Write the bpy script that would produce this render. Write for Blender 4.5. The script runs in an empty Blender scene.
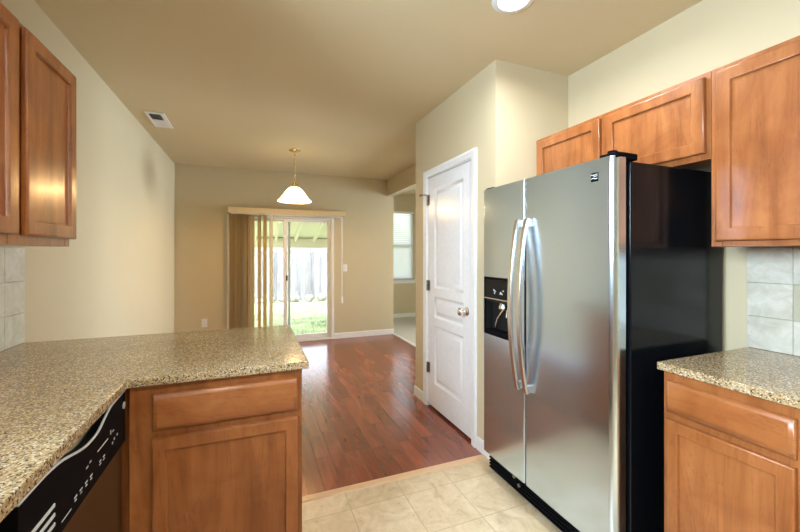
import bpy, bmesh, math, random
from mathutils import Vector, Matrix
random.seed(7)
S = bpy.context.scene
COL = S.collection

# ------------------------------------------------------------------ camera
cam_d = bpy.data.cameras.new('camera')
cam_d.sensor_width = 36.0
cam_d.lens = 36.0 * 370.2 / 800.0
cam_d.shift_y = -11.6 / 800.0
cam_d.clip_start = 0.02
cam = bpy.data.objects.new('camera', cam_d)
COL.objects.link(cam)
cam.location = (0, 0, 1.319)
cam.rotation_euler = (math.radians(90), 0, math.radians(-21.655))
S.camera = cam

# ------------------------------------------------------------------ world, sun, daylight, exposure
S.view_settings.view_transform = 'Standard'
S.view_settings.look = 'None'
S.view_settings.gamma = 1.0
S.view_settings.use_curve_mapping = False
S.view_settings.exposure = 0.28
world = bpy.data.worlds.new('world')
S.world = world
world.use_nodes = True
wn = world.node_tree.nodes
wl = world.node_tree.links
wn.clear()
w_out = wn.new('ShaderNodeOutputWorld')
w_bg = wn.new('ShaderNodeBackground')
w_sky = wn.new('ShaderNodeTexSky')
w_sky.sky_type = 'NISHITA'
w_sky.sun_disc = False
w_sky.sun_elevation = math.radians(48)
w_sky.sun_rotation = math.radians(200)
w_sky.air_density = 1.3
w_sky.dust_density = 3.0
w_hsv = wn.new('ShaderNodeHueSaturation')
w_hsv.inputs['Saturation'].default_value = 0.45
w_bg.inputs['Strength'].default_value = 0.95
wl.new(w_sky.outputs[0], w_hsv.inputs['Color'])
wl.new(w_hsv.outputs[0], w_bg.inputs['Color'])
wl.new(w_bg.outputs[0], w_out.inputs['Surface'])


def add_light(name, kind, loc, rot, energy, color, size=None, size_y=None, spread=None, portal=False, shape=None):
    d = bpy.data.lights.new(name, kind)
    d.energy = energy
    d.color = color
    if kind == 'AREA':
        d.shape = shape or ('RECTANGLE' if size_y else 'DISK')
        d.size = size
        if size_y:
            d.size_y = size_y
        if spread:
            d.spread = spread
        if portal:
            d.cycles.is_portal = True
    elif kind in ('POINT', 'SPOT'):
        d.shadow_soft_size = size or 0.05
    o = bpy.data.objects.new(name, d)
    o.location = loc
    o.rotation_euler = rot
    COL.objects.link(o)
    return o


R = math.radians
sun = add_light('sun', 'SUN', (-7, 7.5, 7), Vector((-7, 1.5, 5.6)).to_track_quat('Z', 'Y').to_euler(), 4.5, (1.0, 0.96, 0.88))
sun.data.angle = R(0.6)
# sky light entering through the real windows (portals only guide sampling)
add_light('door_portal', 'AREA', (0.42, 5.90, 0.95), (R(90), 0, R(180)), 1, (1, 1, 1), 1.5, 1.88, portal=True)
add_light('side_window_portal', 'AREA', (2.94, 7.34, 1.5), (R(90), 0, R(180)), 1, (1, 1, 1), 0.7, 1.5, portal=True)
# skylight outside the kitchen window over the sink and the large side room window
add_light('sink_window_daylight', 'AREA', (-1.22, 0.20, 1.80), (0, R(-90), 0), 190, (0.68, 0.84, 1.0), 1.0, 1.6)
add_light('side_room_daylight', 'AREA', (5.45, 4.6, 1.5), (0, R(90), R(12)), 115, (0.76, 0.88, 1.0), 1.5, 1.6, spread=R(110))


# ------------------------------------------------------------------ materials
def lin(r, g, b):
    f = lambda c: (c / 255) / 12.92 if c / 255 <= 0.04045 else ((c / 255 + 0.055) / 1.055) ** 2.4
    return (f(r), f(g), f(b), 1.0)


class N:
    def __init__(self, name):
        self.m = bpy.data.materials.new(name)
        self.m.use_nodes = True
        self.t = self.m.node_tree
        self.t.nodes.clear()
        self.out = self.t.nodes.new('ShaderNodeOutputMaterial')

    def n(self, typ, **kw):
        x = self.t.nodes.new(typ)
        for k, v in kw.items():
            if hasattr(x, k):
                setattr(x, k, v)
            else:
                x.inputs[k.replace('_', ' ')].default_value = v
        return x

    def l(self, a, b):
        self.t.links.new(a, b)

    def coord(self, scale=(1, 1, 1), swap=None, geo=True):
        g = self.n('ShaderNodeNewGeometry') if geo else self.n('ShaderNodeTexCoord')
        src = g.outputs['Position'] if geo else g.outputs['Object']
        mp = self.n('ShaderNodeMapping')
        mp.inputs['Scale'].default_value = scale
        self.l(src, mp.inputs['Vector'])
        return mp.outputs[0]

    def noise(self, vec, scale, detail=4, rough=0.55, dist=0.0):
        x = self.n('ShaderNodeTexNoise')
        x.inputs['Scale'].default_value = scale
        x.inputs['Detail'].default_value = detail
        x.inputs['Roughness'].default_value = rough
        x.inputs['Distortion'].default_value = dist
        self.l(vec, x.inputs['Vector'])
        return x

    def ramp(self, fac, stops, interp='LINEAR'):
        x = self.n('ShaderNodeValToRGB')
        e = x.color_ramp.elements
        x.color_ramp.interpolation = interp
        while len(e) < len(stops):
            e.new(0.5)
        for k, (p, c) in zip(e, stops):
            k.position = p
            k.color = c if len(c) == 4 else (*c, 1)
        self.l(fac, x.inputs[0])
        return x.outputs[0]

    def mix(self, fac, a, b, mode='MIX'):
        x = self.n('ShaderNodeMix')
        x.data_type = 'RGBA'
        x.blend_type = mode
        for sock, v in ((x.inputs[0], fac), (x.inputs[6], a), (x.inputs[7], b)):
            if hasattr(v, 'is_output'):
                self.l(v, sock)
            else:
                sock.default_value = v
        return x.outputs[2]

    def bump(self, h, strength=0.2, dist=0.01):
        x = self.n('ShaderNodeBump')
        x.inputs['Strength'].default_value = strength
        x.inputs['Distance'].default_value = dist
        self.l(h, x.inputs['Height'])
        return x.outputs[0]

    def pbr(self, color, rough=0.5, metal=0.0, normal=None, **kw):
        p = self.n('ShaderNodeBsdfPrincipled')
        for k, v in (('Base Color', color), ('Roughness', rough), ('Metallic', metal)):
            if hasattr(v, 'is_output'):
                self.l(v, p.inputs[k])
            else:
                p.inputs[k].default_value = v
        for k, v in kw.items():
            p.inputs[k.replace('_', ' ')].default_value = v
        if normal is not None:
            self.l(normal, p.inputs['Normal'])
        self.l(p.outputs[0], self.out.inputs[0])
        return p


def plain(name, c, rough=0.5, metal=0.0, **kw):
    """a procedural material with a slight mottling so no surface is dead flat"""
    a = N(name)
    v = a.coord((1, 1, 1), geo=False)
    nz = a.noise(v, 35, 3)
    k = tuple(x * 0.94 for x in c[:3]) + (1,)
    col = a.ramp(nz.outputs[0], [(0.3, k), (0.7, c)])
    a.pbr(col, rough, metal, **kw)
    return a.m


def paint(name, c):
    a = N(name)
    v = a.coord()
    nz = a.noise(v, 90, 4, 0.6)
    big = a.noise(v, 1.3, 2)
    k = tuple(x * 0.97 for x in c[:3]) + (1,)
    col = a.ramp(big.outputs[0], [(0.3, k), (0.7, c)])
    a.pbr(col, 0.62, normal=a.bump(nz.outputs[0], 0.10, 0.004))
    return a.m


def cabinet_wood(name, scale, tint=1.0):
    a = N(name)
    v = a.coord(scale)
    grain = a.noise(v, 1.0, 7, 0.62, 0.7)
    v2 = a.coord((1, 1, 1))
    blot = a.noise(v2, 5.0, 4, 0.6, 0.8)
    c1 = a.ramp(grain.outputs[0], [(0.28, lin(130, 76, 38)), (0.5, lin(162, 99, 54)), (0.72, lin(178, 115, 67))])
    c2 = a.ramp(blot.outputs[0], [(0.32, lin(214, 198, 184)), (0.6, (1, 1, 1))])
    col = a.mix(0.75, c1, c2, 'MULTIPLY')
    # thin dark mineral streaks of stained maple
    vv = a.coord(tuple(s * 0.55 for s in scale))
    vein = a.noise(vv, 1.4, 5, 0.6, 1.8)
    msk = a.ramp(vein.outputs[0], [(0.490, (0, 0, 0)), (0.503, (0.38, 0.38, 0.38)), (0.516, (0, 0, 0))])
    col = a.mix(msk, col, lin(104, 54, 24))
    a.pbr(col, 0.30, normal=a.bump(grain.outputs[0], 0.05, 0.002), Coat_Weight=0.25, Coat_Roughness=0.18)
    return a.m


def granite(name):
    a = N(name)
    v = a.coord()
    n1 = a.noise(v, 120, 5, 0.7, 0.3)
    base = a.ramp(n1.outputs[0], [(0.28, lin(84, 70, 52)), (0.40, lin(140, 120, 92)), (0.52, lin(176, 150, 110)), (0.68, lin(200, 178, 140))])
    vo = a.n('ShaderNodeTexVoronoi', feature='F1')
    vo.inputs['Scale'].default_value = 270
    a.l(v, vo.inputs['Vector'])
    sep = a.n('ShaderNodeSeparateColor')
    a.l(vo.outputs['Color'], sep.inputs[0])
    dark = a.ramp(sep.outputs[0], [(0.0, (1, 1, 1)), (0.16, (1, 1, 1)), (0.17, (0, 0, 0))], 'CONSTANT')
    light = a.ramp(sep.outputs[1], [(0.0, (1, 1, 1)), (0.15, (1, 1, 1)), (0.16, (0, 0, 0))], 'CONSTANT')
    col = a.mix(dark, base, lin(84, 72, 58))
    col = a.mix(light, col, lin(204, 194, 174))
    big = a.noise(v, 7, 3)
    bl = a.ramp(big.outputs[0], [(0.35, (0.86, 0.84, 0.8)), (0.65, (1, 1, 1))])
    col = a.mix(1.0, col, bl, 'MULTIPLY')
    a.pbr(col, 0.10, IOR=1.55)
    return a.m


def wood_floor(name):
    a = N(name)
    g = a.n('ShaderNodeNewGeometry')
    sp = a.n('ShaderNodeSeparateXYZ')
    cb = a.n('ShaderNodeCombineXYZ')
    a.l(g.outputs['Position'], sp.inputs[0])
    a.l(sp.outputs[1], cb.inputs[0])
    a.l(sp.outputs[0], cb.inputs[1])
    br = a.n('ShaderNodeTexBrick')
    br.offset = 0.37
    br.offset_frequency = 2
    br.inputs['Color1'].default_value = (0, 0, 0, 1)
    br.inputs['Color2'].default_value = (1, 1, 1, 1)
    br.inputs['Mortar'].default_value = (0.5, 0.5, 0.5, 1)
    br.inputs['Scale'].default_value = 1.0
    br.inputs['Brick Width'].default_value = 0.92
    br.inputs['Row Height'].default_value = 0.094
    br.inputs['Mortar Size'].default_value = 0.0012
    br.inputs['Mortar Smooth'].default_value = 0.2
    a.l(cb.outputs[0], br.inputs['Vector'])
    # every plank shifts the grain pattern by its own random value
    sh = a.n('ShaderNodeVectorMath', operation='MULTIPLY_ADD')
    a.l(br.outputs['Color'], sh.inputs[0])
    sh.inputs[1].default_value = (13.0, 7.0, 3.0)
    mp = a.n('ShaderNodeMapping')
    mp.inputs['Scale'].default_value = (1.5, 9, 1)
    a.l(cb.outputs[0], mp.inputs['Vector'])
    a.l(mp.outputs[0], sh.inputs[2])
    gr = a.noise(sh.outputs[0], 1.3, 6, 0.62, 1.0)
    base = a.ramp(gr.outputs[0], [(0.28, lin(114, 54, 35)), (0.45, lin(144, 71, 48)), (0.6, lin(158, 82, 57)), (0.75, lin(174, 98, 70))])
    tone = a.ramp(br.outputs['Color'], [(0.0, lin(190, 170, 164)), (1.0, (1, 1, 1))])
    col = a.mix(1.0, base, tone, 'MULTIPLY')
    knot = a.noise(sh.outputs[0], 0.8, 2, 0.5, 2.5)
    km = a.ramp(knot.outputs[0], [(0.68, (0, 0, 0)), (0.78, (0.45, 0.45, 0.45))])
    col = a.mix(km, col, lin(50, 18, 8))
    col = a.mix(br.outputs['Fac'], col, lin(70, 30, 16))
    inv = a.n('ShaderNodeMath', operation='SUBTRACT')
    inv.inputs[0].default_value = 1.0
    a.l(br.outputs['Fac'], inv.inputs[1])
    a.pbr(col, 0.2, normal=a.bump(inv.outputs[0], 0.25, 0.002), IOR=2.0)
    return a.m


def vinyl(name):
    a = N(name)
    v = a.coord()
    mp = a.n('ShaderNodeMapping')
    mp.inputs['Location'].default_value = (-0.172, -0.075, 0)
    a.l(a.n('ShaderNodeNewGeometry').outputs['Position'], mp.inputs['Vector'])
    br = a.n('ShaderNodeTexBrick')
    br.offset = 0.0
    br.inputs['Color1'].default_value = (0, 0, 0, 1)
    br.inputs['Color2'].default_value = (1, 1, 1, 1)
    br.inputs['Scale'].default_value = 1.0
    br.inputs['Brick Width'].default_value = 0.3
    br.inputs['Row Height'].default_value = 0.3
    br.inputs['Mortar Size'].default_value = 0.0035
    br.inputs['Mortar Smooth'].default_value = 0.6
    a.l(mp.outputs[0], br.inputs['Vector'])
    n1 = a.noise(v, 9, 7, 0.66, 0.9)
    base = a.ramp(n1.outputs[0], [(0.28, lin(180, 156, 122)), (0.45, lin(208, 188, 155)), (0.62, lin(222, 204, 174)), (0.8, lin(233, 219, 193))])
    tone = a.ramp(br.outputs['Color'], [(0.0, lin(236, 230, 220)), (1.0, (1, 1, 1))])
    col = a.mix(1.0, base, tone, 'MULTIPLY')
    sp = a.noise(v, 55, 3, 0.6)
    sm = a.ramp(sp.outputs[0], [(0.62, (0, 0, 0)), (0.72, (0.45, 0.45, 0.45))])
    col = a.mix(sm, col, lin(150, 122, 84))
    col = a.mix(br.outputs['Fac'], col, lin(182, 160, 126))
    a.pbr(col, 0.34, normal=a.bump(n1.outputs[0], 0.08, 0.004))
    return a.m


def tile_mat(name):
    a = N(name)
    v = a.coord()
    n1 = a.noise(v, 14, 6, 0.65, 0.8)
    base = a.ramp(n1.outputs[0], [(0.3, lin(186, 180, 165)), (0.5, lin(201, 196, 182)), (0.7, lin(216, 212, 201))])
    pits = a.noise(v, 60, 2, 0.5)
    pm = a.ramp(pits.outputs[0], [(0.70, (0, 0, 0)), (0.76, (0.5, 0.5, 0.5))])
    col = a.mix(pm, base, lin(150, 140, 120))
    a.pbr(col, 0.32, normal=a.bump(n1.outputs[0], 0.08, 0.003))
    return a.m


def steel(name, base, rough, streak=(3, 3, 3), aniso=0.0):
    a = N(name)
    v = a.coord(streak)
    nz = a.noise(v, 3.0, 4, 0.6)
    k = tuple(x * 0.985 for x in base[:3]) + (1,)
    col = a.ramp(nz.outputs[0], [(0.3, k), (0.7, base)])
    p = a.pbr(col, rough, 1.0)
    if aniso:
        tg = a.n('ShaderNodeTangent', direction_type='RADIAL', axis='Z')
        p.inputs['Anisotropic'].default_value = aniso
        a.l(tg.outputs[0], p.inputs['Tangent'])
    return a.m


def glass_mat(name):
    a = N(name)
    tr = a.n('ShaderNodeBsdfTransparent')
    tr.inputs[0].default_value = (0.97, 0.985, 0.98, 1)
    gl = a.n('ShaderNodeBsdfGlossy')
    gl.inputs['Roughness'].default_value = 0.0
    fr = a.n('ShaderNodeFresnel')
    fr.inputs['IOR'].default_value = 1.25
    nz = a.noise(a.coord(), 2.0, 1)
    bm_ = a.bump(nz.outputs[0], 0.01, 0.001)
    a.l(bm_, gl.inputs['Normal'])
    mx = a.n('ShaderNodeMixShader')
    a.l(fr.outputs[0], mx.inputs[0])
    a.l(tr.outputs[0], mx.inputs[1])
    a.l(gl.outputs[0], mx.inputs[2])
    a.l(mx.outputs[0], a.out.inputs[0])
    return a.m


def emit(name, c, strength):
    a = N(name)
    nz = a.noise(a.coord(geo=False), 12, 2)
    k = tuple(x * 0.96 for x in c[:3]) + (1,)
    col = a.ramp(nz.outputs[0], [(0.3, k), (0.7, c)])
    e = a.n('ShaderNodeEmission')
    e.inputs['Strength'].default_value = strength
    a.l(col, e.inputs['Color'])
    a.l(e.outputs[0], a.out.inputs[0])
    return a.m


def shade_glass(name):
    a = N(name)
    nz = a.noise(a.coord(geo=False), 14, 4, 0.6, 1.2)
    col = a.ramp(nz.outputs[0], [(0.3, lin(255, 226, 170)), (0.7, lin(255, 240, 206))])
    p = a.pbr(col, 0.25)
    p.inputs['Emission Strength'].default_value = 2.2
    a.l(col, p.inputs['Emission Color'])
    return a.m


def slat_mat(name, c, through=0.5):
    a = N(name)
    v = a.coord((60, 60, 1.5))
    nz = a.noise(v, 2, 3)
    k = tuple(x * 0.93 for x in c[:3]) + (1,)
    col = a.ramp(nz.outputs[0], [(0.3, k), (0.7, c)])
    p = a.n('ShaderNodeBsdfPrincipled')
    p.inputs['Roughness'].default_value = 0.5
    a.l(col, p.inputs['Base Color'])
    t = a.n('ShaderNodeBsdfTranslucent')
    a.l(col, t.inputs['Color'])
    mx = a.n('ShaderNodeMixShader')
    mx.inputs[0].default_value = through
    a.l(p.outputs[0], mx.inputs[1])
    a.l(t.outputs[0], mx.inputs[2])
    a.l(mx.outputs[0], a.out.inputs[0])
    return a.m


def fence_mat(name):
    a = N(name)
    v = a.coord((14, 14, 1.2))
    n1 = a.noise(v, 1.5, 6, 0.6, 0.6)
    base = a.ramp(n1.outputs[0], [(0.3, lin(112, 114, 120)), (0.55, lin(146, 148, 154)), (0.75, lin(170, 172, 176))])
    g = a.n('ShaderNodeNewGeometry')
    sp = a.n('ShaderNodeSeparateXYZ')
    a.l(g.outputs['Position'], sp.inputs[0])
    m = a.n('ShaderNodeMath', operation='MULTIPLY')
    a.l(sp.outputs[0], m.inputs[0])
    m.inputs[1].default_value = 1 / 0.14
    f = a.n('ShaderNodeMath', operation='FLOOR')
    a.l(m.outputs[0], f.inputs[0])
    wnz = a.n('ShaderNodeTexWhiteNoise', noise_dimensions='1D')
    a.l(f.outputs[0], wnz.inputs['W'])
    tone = a.ramp(wnz.outputs['Value'], [(0, lin(196, 196, 196)), (1, (1, 1, 1))])
    a.pbr(a.mix(1.0, base, tone, 'MULTIPLY'), 0.85)
    return a.m


def lawn_mat(name):
    a = N(name)
    n1 = a.noise(a.coord(), 2.2, 5, 0.6)
    col = a.ramp(n1.outputs[0], [(0.3, lin(132, 148, 108)), (0.5, lin(152, 168, 126)), (0.7, lin(180, 188, 150))])
    a.pbr(col, 0.9)
    return a.m


def rock_mat(name):
    a = N(name)
    n1 = a.noise(a.coord(), 9, 6, 0.65)
    col = a.ramp(n1.outputs[0], [(0.3, lin(104, 100, 98)), (0.5, lin(138, 134, 132)), (0.75, lin(168, 164, 160))])
    a.pbr(col, 0.9, normal=a.bump(n1.outputs[0], 0.4, 0.02))
    return a.m


def concrete_mat(name):
    a = N(name)
    n1 = a.noise(a.coord(), 6, 6, 0.65)
    col = a.ramp(n1.outputs[0], [(0.3, lin(168, 164, 158)), (0.7, lin(200, 197, 190))])
    a.pbr(col, 0.85)
    return a.m


def carpet_mat(name):
    a = N(name)
    n1 = a.noise(a.coord(), 130, 3, 0.7)
    col = a.ramp(n1.outputs[0], [(0.3, lin(178, 172, 156)), (0.7, lin(206, 200, 186))])
    a.pbr(col, 0.45, normal=a.bump(n1.outputs[0], 0.2, 0.004))
    return a.m


M = dict(
    wall=paint('beige_wall_paint', lin(203, 189, 157)),
    ceil=paint('beige_ceiling_paint', lin(216, 200, 164)),
    white=plain('white_trim_paint', lin(238, 238, 239), 0.3),
    door=plain('white_door_paint', lin(236, 237, 241), 0.24),
    vinylw=plain('white_vinyl', lin(238, 238, 238), 0.35),
    wv=cabinet_wood('stained_maple_upright', (15, 15, 1.6)),
    wh=cabinet_wood('stained_maple_level', (1.8, 1.8, 15)),
    inside=plain('cabinet_underside', lin(150, 92, 56), 0.5),
    granite=granite('speckled_granite'),
    wood=wood_floor('cherry_plank_floor'),
    vinyl=vinyl('beige_vinyl_tile'),
    tile=tile_mat('travertine_tile'),
    grout=plain('tile_grout', lin(160, 152, 136), 0.8),
    accent=plain('olive_accent_tile', lin(184, 180, 156), 0.35),
    steel=steel('brushed_steel', (0.64, 0.79, 0.98, 1), 0.20, aniso=0.45),
    handle=steel('handle_steel', (0.78, 0.79, 0.80, 1), 0.24),
    dwsteel=steel('dark_brushed_steel', (0.20, 0.175, 0.12, 1), 0.34),
    pocket=plain('handle_pocket_painted_sheen', lin(214, 200, 158), 0.35),  # pale tan base colour paints in the steel pocket's gold reflection
    chrome=steel('polished_nickel', (0.86, 0.85, 0.82, 1), 0.10, (1, 1, 1)),
    brass=steel('antique_brass', (0.72, 0.56, 0.30, 1), 0.22, (1, 1, 1)),
    nickel=steel('satin_nickel', (0.30, 0.28, 0.25, 1), 0.3, (1, 1, 1)),
    black=plain('gloss_black_enamel', (0.004, 0.005, 0.007, 1), 0.16, IOR=1.3),
    blackp=plain('black_plastic', (0.006, 0.006, 0.007, 1), 0.38, IOR=1.06),
    matte=plain('matte_black', (0.006, 0.006, 0.006, 1), 0.6),
    silver=plain('silver_print', lin(205, 208, 210), 0.3),
    glass=glass_mat('window_glass'),
    lamp=emit('lamp_lens', lin(255, 246, 228), 9.0),
    shade=shade_glass('alabaster_glass'),
    slat=slat_mat('blind_vinyl', lin(222, 202, 158)),
    valance=plain('valance_vinyl', lin(226, 204, 160), 0.4),
    wslat=slat_mat('white_blind_slat', lin(244, 244, 242), 0.8),
    fence=fence_mat('weathered_cedar'),
    lawn=lawn_mat('lawn_grass'),
    rock=rock_mat('pale_rock'),
    concrete=concrete_mat('patio_concrete'),
    carpet=carpet_mat('pale_side_room_floor'),
    patio=plain('cream_patio_paint', lin(238, 232, 214), 0.6),
    oak=plain('light_oak_strip', lin(216, 178, 140), 0.16),
    screen=plain('bluish_screen_frame', lin(196, 208, 214), 0.4),
)


# ------------------------------------------------------------------ geometry helpers
class Frame:
    """u to the viewer's right, v up, w towards the viewer"""
    def __init__(self, o, u, v=(0, 0, 1)):
        self.o = Vector(o)
        self.u = Vector(u)
        self.v = Vector(v)
        self.w = self.u.cross(self.v)

    def p(self, u, v, w=0.0):
        return self.o + self.u * u + self.v * v + self.w * w


class MB:
    def __init__(self):
        self.v = []
        self.f = []

    def add(self, verts, faces):
        n = len(self.v)
        self.v += [tuple(x) for x in verts]
        self.f += [tuple(n + i for i in f) for f in faces]
        return self

    def addbm(self, bm):
        bm.verts.index_update()
        self.add([v.co.copy() for v in bm.verts], [[v.index for v in f.verts] for f in bm.faces])
        bm.free()
        return self

    def box(self, x0, x1, y0, y1, z0, z1, bev=0.0, seg=2):
        bm = bmesh.new()
        bmesh.ops.create_cube(bm, size=1.0)
        for v in bm.verts:
            v.co = Vector(((x0 + x1) / 2 + v.co.x * abs(x1 - x0), (y0 + y1) / 2 + v.co.y * abs(y1 - y0), (z0 + z1) / 2 + v.co.z * abs(z1 - z0)))
        if bev > 0:
            bmesh.ops.bevel(bm, geom=bm.edges[:], offset=bev, segments=seg, affect='EDGES', profile=0.5)
        return self.addbm(bm)

    def fbox(self, F, u0, u1, v0, v1, w0, w1, bev=0.0, seg=2):
        a = F.p(u0, v0, w0)
        b = F.p(u1, v1, w1)
        return self.box(min(a.x, b.x), max(a.x, b.x), min(a.y, b.y), max(a.y, b.y), min(a.z, b.z), max(a.z, b.z), bev, seg)

    def loft(self, F, u0, u1, v0, v1, loops, cap0=True, cap1=True):
        vs, fs = [], []
        for ins, w in loops:
            vs += [F.p(u0 + ins, v0 + ins, w), F.p(u1 - ins, v0 + ins, w), F.p(u1 - ins, v1 - ins, w), F.p(u0 + ins, v1 - ins, w)]
        for k in range(len(loops) - 1):
            a, b = 4 * k, 4 * k + 4
            for i in range(4):
                j = (i + 1) % 4
                fs.append((a + i, a + j, b + j, b + i))
        if cap0:
            fs.append((3, 2, 1, 0))
        if cap1:
            e = 4 * (len(loops) - 1)
            fs.append((e, e + 1, e + 2, e + 3))
        return self.add(vs, fs)

    def prism(self, pts, axis, a, b, bev=0.0, seg=2):
        """2D outline extruded along axis ('x','y','z') from a to b"""
        def mk(p, t):
            if axis == 'z':
                return (p[0], p[1], t)
            if axis == 'x':
                return (t, p[0], p[1])
            return (p[0], t, p[1])
        bm = bmesh.new()
        A = [bm.verts.new(mk(p, a)) for p in pts]
        B = [bm.verts.new(mk(p, b)) for p in pts]
        n = len(pts)
        bm.faces.new(A)
        bm.faces.new(B[::-1])
        for i in range(n):
            j = (i + 1) % n
            bm.faces.new((A[j], A[i], B[i], B[j]))
        bmesh.ops.recalc_face_normals(bm, faces=bm.faces[:])
        if bev > 0:
            bmesh.ops.bevel(bm, geom=bm.edges[:], offset=bev, segments=seg, affect='EDGES', profile=0.5)
        return self.addbm(bm)

    def lathe(self, prof, c, axis=(0, 0, 1), seg=32, closed=False):
        ax = Vector(axis).normalized()
        t = Vector((1, 0, 0)) if abs(ax.x) < 0.9 else Vector((0, 1, 0))
        e1 = ax.cross(t).normalized()
        e2 = ax.cross(e1)
        c = Vector(c)
        vs, fs = [], []
        n = len(prof)
        for i in range(seg):
            a = 2 * math.pi * i / seg
            d = e1 * math.cos(a) + e2 * math.sin(a)
            for r, h in prof:
                vs.append(c + d * max(r, 1e-5) + ax * h)
        m = n if closed else n - 1
        for i in range(seg):
            j = (i + 1) % seg
            for k in range(m):
                k2 = (k + 1) % n
                fs.append((i * n + k, j * n + k, j * n + k2, i * n + k2))
        bm = bmesh.new()
        bv = [bm.verts.new(v) for v in vs]
        for f in fs:
            bm.faces.new([bv[i] for i in f])
        bmesh.ops.remove_doubles(bm, verts=bm.verts[:], dist=2e-5)
        bmesh.ops.recalc_face_normals(bm, faces=bm.faces[:])
        return self.addbm(bm)

    def cyl(self, p0, p1, r0, r1=None, seg=16):
        p0, p1 = Vector(p0), Vector(p1)
        r1 = r0 if r1 is None else r1
        L = (p1 - p0).length
        return self.lathe([(0, 0), (r0, 0), (r1, L), (0, L)], p0, p1 - p0, seg)

    def tube(self, pts, r, seg=8, closed=False):
        pts = [Vector(p) for p in pts]
        n = len(pts)
        vs, fs = [], []
        up = Vector((0.13, 0.31, 0.94)).normalized()
        for i, p in enumerate(pts):
            if closed:
                d = pts[(i + 1) % n] - pts[i - 1]
            else:
                d = pts[min(i + 1, n - 1)] - pts[max(i - 1, 0)]
            d.normalize()
            e1 = d.cross(up)
            if e1.length < 1e-3:
                e1 = d.cross(Vector((1, 0, 0)))
            e1.normalize()
            e2 = d.cross(e1)
            for k in range(seg):
                a = 2 * math.pi * k / seg
                vs.append(p + e1 * r * math.cos(a) + e2 * r * math.sin(a))
        for i in range(n if closed else n - 1):
            j = (i + 1) % n
            for k in range(seg):
                l = (k + 1) % seg
                fs.append((i * seg + k, i * seg + l, j * seg + l, j * seg + k))
        if not closed:
            fs.append(tuple(range(seg))[::-1])
            fs.append(tuple((n - 1) * seg + k for k in range(seg)))
        return self.add(vs, fs)

    def sweep(self, path, sec):
        """path: list of (centre, e1, e2); sec: 2D section outline"""
        vs, fs = [], []
        m = len(sec)
        for c, e1, e2 in path:
            for a, b in sec:
                vs.append(Vector(c) + Vector(e1) * a + Vector(e2) * b)
        for i in range(len(path) - 1):
            for k in range(m):
                l = (k + 1) % m
                fs.append((i * m + k, i * m + l, (i + 1) * m + l, (i + 1) * m + k))
        fs.append(tuple(range(m))[::-1])
        fs.append(tuple((len(path) - 1) * m + k for k in range(m)))
        bm = bmesh.new()
        bv = [bm.verts.new(v) for v in vs]
        for f in fs:
            bm.faces.new([bv[i] for i in f])
        bmesh.ops.recalc_face_normals(bm, faces=bm.faces[:])
        return self.addbm(bm)

    def build(self, name, mat, parent=None, smooth=True, origin=None):
        root = None
        if parent is not None:
            loc = Vector((0, 0, 0))
            q = parent
            while q is not None:
                loc += q.location
                q = q.parent
        else:
            xs, ys, zs = zip(*self.v)
            loc = Vector(origin) if origin else Vector(((min(xs) + max(xs)) / 2, (min(ys) + max(ys)) / 2, min(zs)))
        me = bpy.data.meshes.new(name)
        me.from_pydata([(x - loc.x, y - loc.y, z - loc.z) for x, y, z in self.v], [], self.f)
        me.materials.append(mat)
        if smooth:
            me.polygons.foreach_set('use_smooth', [True] * len(me.polygons))
            me.set_sharp_from_angle(angle=R(50))
        me.update()
        o = bpy.data.objects.new(name, me)
        COL.objects.link(o)
        if smooth:
            wnm = o.modifiers.new('weighted_normals', 'WEIGHTED_NORMAL')
            wnm.keep_sharp = True
            wnm.weight = 90
        if parent is not None:
            o.parent = parent
        else:
            o.location = loc
        return o


def tag(o, label, cat, group=None, kind=None):
    o['label'] = label
    o['category'] = cat
    if group:
        o['group'] = group
    if kind:
        o['kind'] = kind
    return o


def thing(name, label, cat, loc, group=None, kind=None):
    o = bpy.data.objects.new(name, None)
    o.empty_display_size = 0.1
    o.location = loc
    COL.objects.link(o)
    return tag(o, label, cat, group, kind)


def struct(name, mb, mat, label, cat):
    return tag(mb.build(name, mat), label, cat, kind='structure')


FR = lambda x: Frame((x, 0, 0), (0, -1, 0))   # faces -x (right-hand side of the kitchen); u = -y
FL = lambda x: Frame((x, 0, 0), (0, 1, 0))    # faces +x (left-hand side); u = y
FC = lambda y: Frame((0, y, 0), (1, 0, 0))    # faces -y (towards the camera); u = x

XL, XR, XO = -0.983, 2.018, 2.06
YB, YK, YE, YF, YS = -2.6, 1.943, 3.18, 5.76, 7.19
XP = 1.421
H = 2.546
T = 0.12
TO = 0.11
YT = 2.04

# ------------------------------------------------------------------ the room
SW = (-0.55, 0.95, 1.375, 2.20)      # kitchen sink window y0, y1, z0, z1
b = MB().box(XL - T, XL, YB - T, SW[0], 0, H + 0.1)
b.box(XL - T, XL, SW[1], YF + T, 0, H + 0.1)
b.box(XL - T, XL, SW[0], SW[1], 0, SW[2])
b.box(XL - T, XL, SW[0], SW[1], SW[3], H + 0.1)
struct('wall_left', b, M['wall'], 'long beige wall on the left running from the tile to the far corner', 'wall')
b = MB().box(XR, XR + T, YB - T, YK, 0, H + 0.1)
struct('wall_right', b, M['wall'], 'beige kitchen wall behind the refrigerator and right-hand cabinets', 'wall')
b = MB().box(XL - T, XR + T, YB - T, YB, 0, H + 0.1)
struct('wall_back', b, M['wall'], 'beige wall at the back of the kitchen behind the viewer', 'wall')
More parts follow.
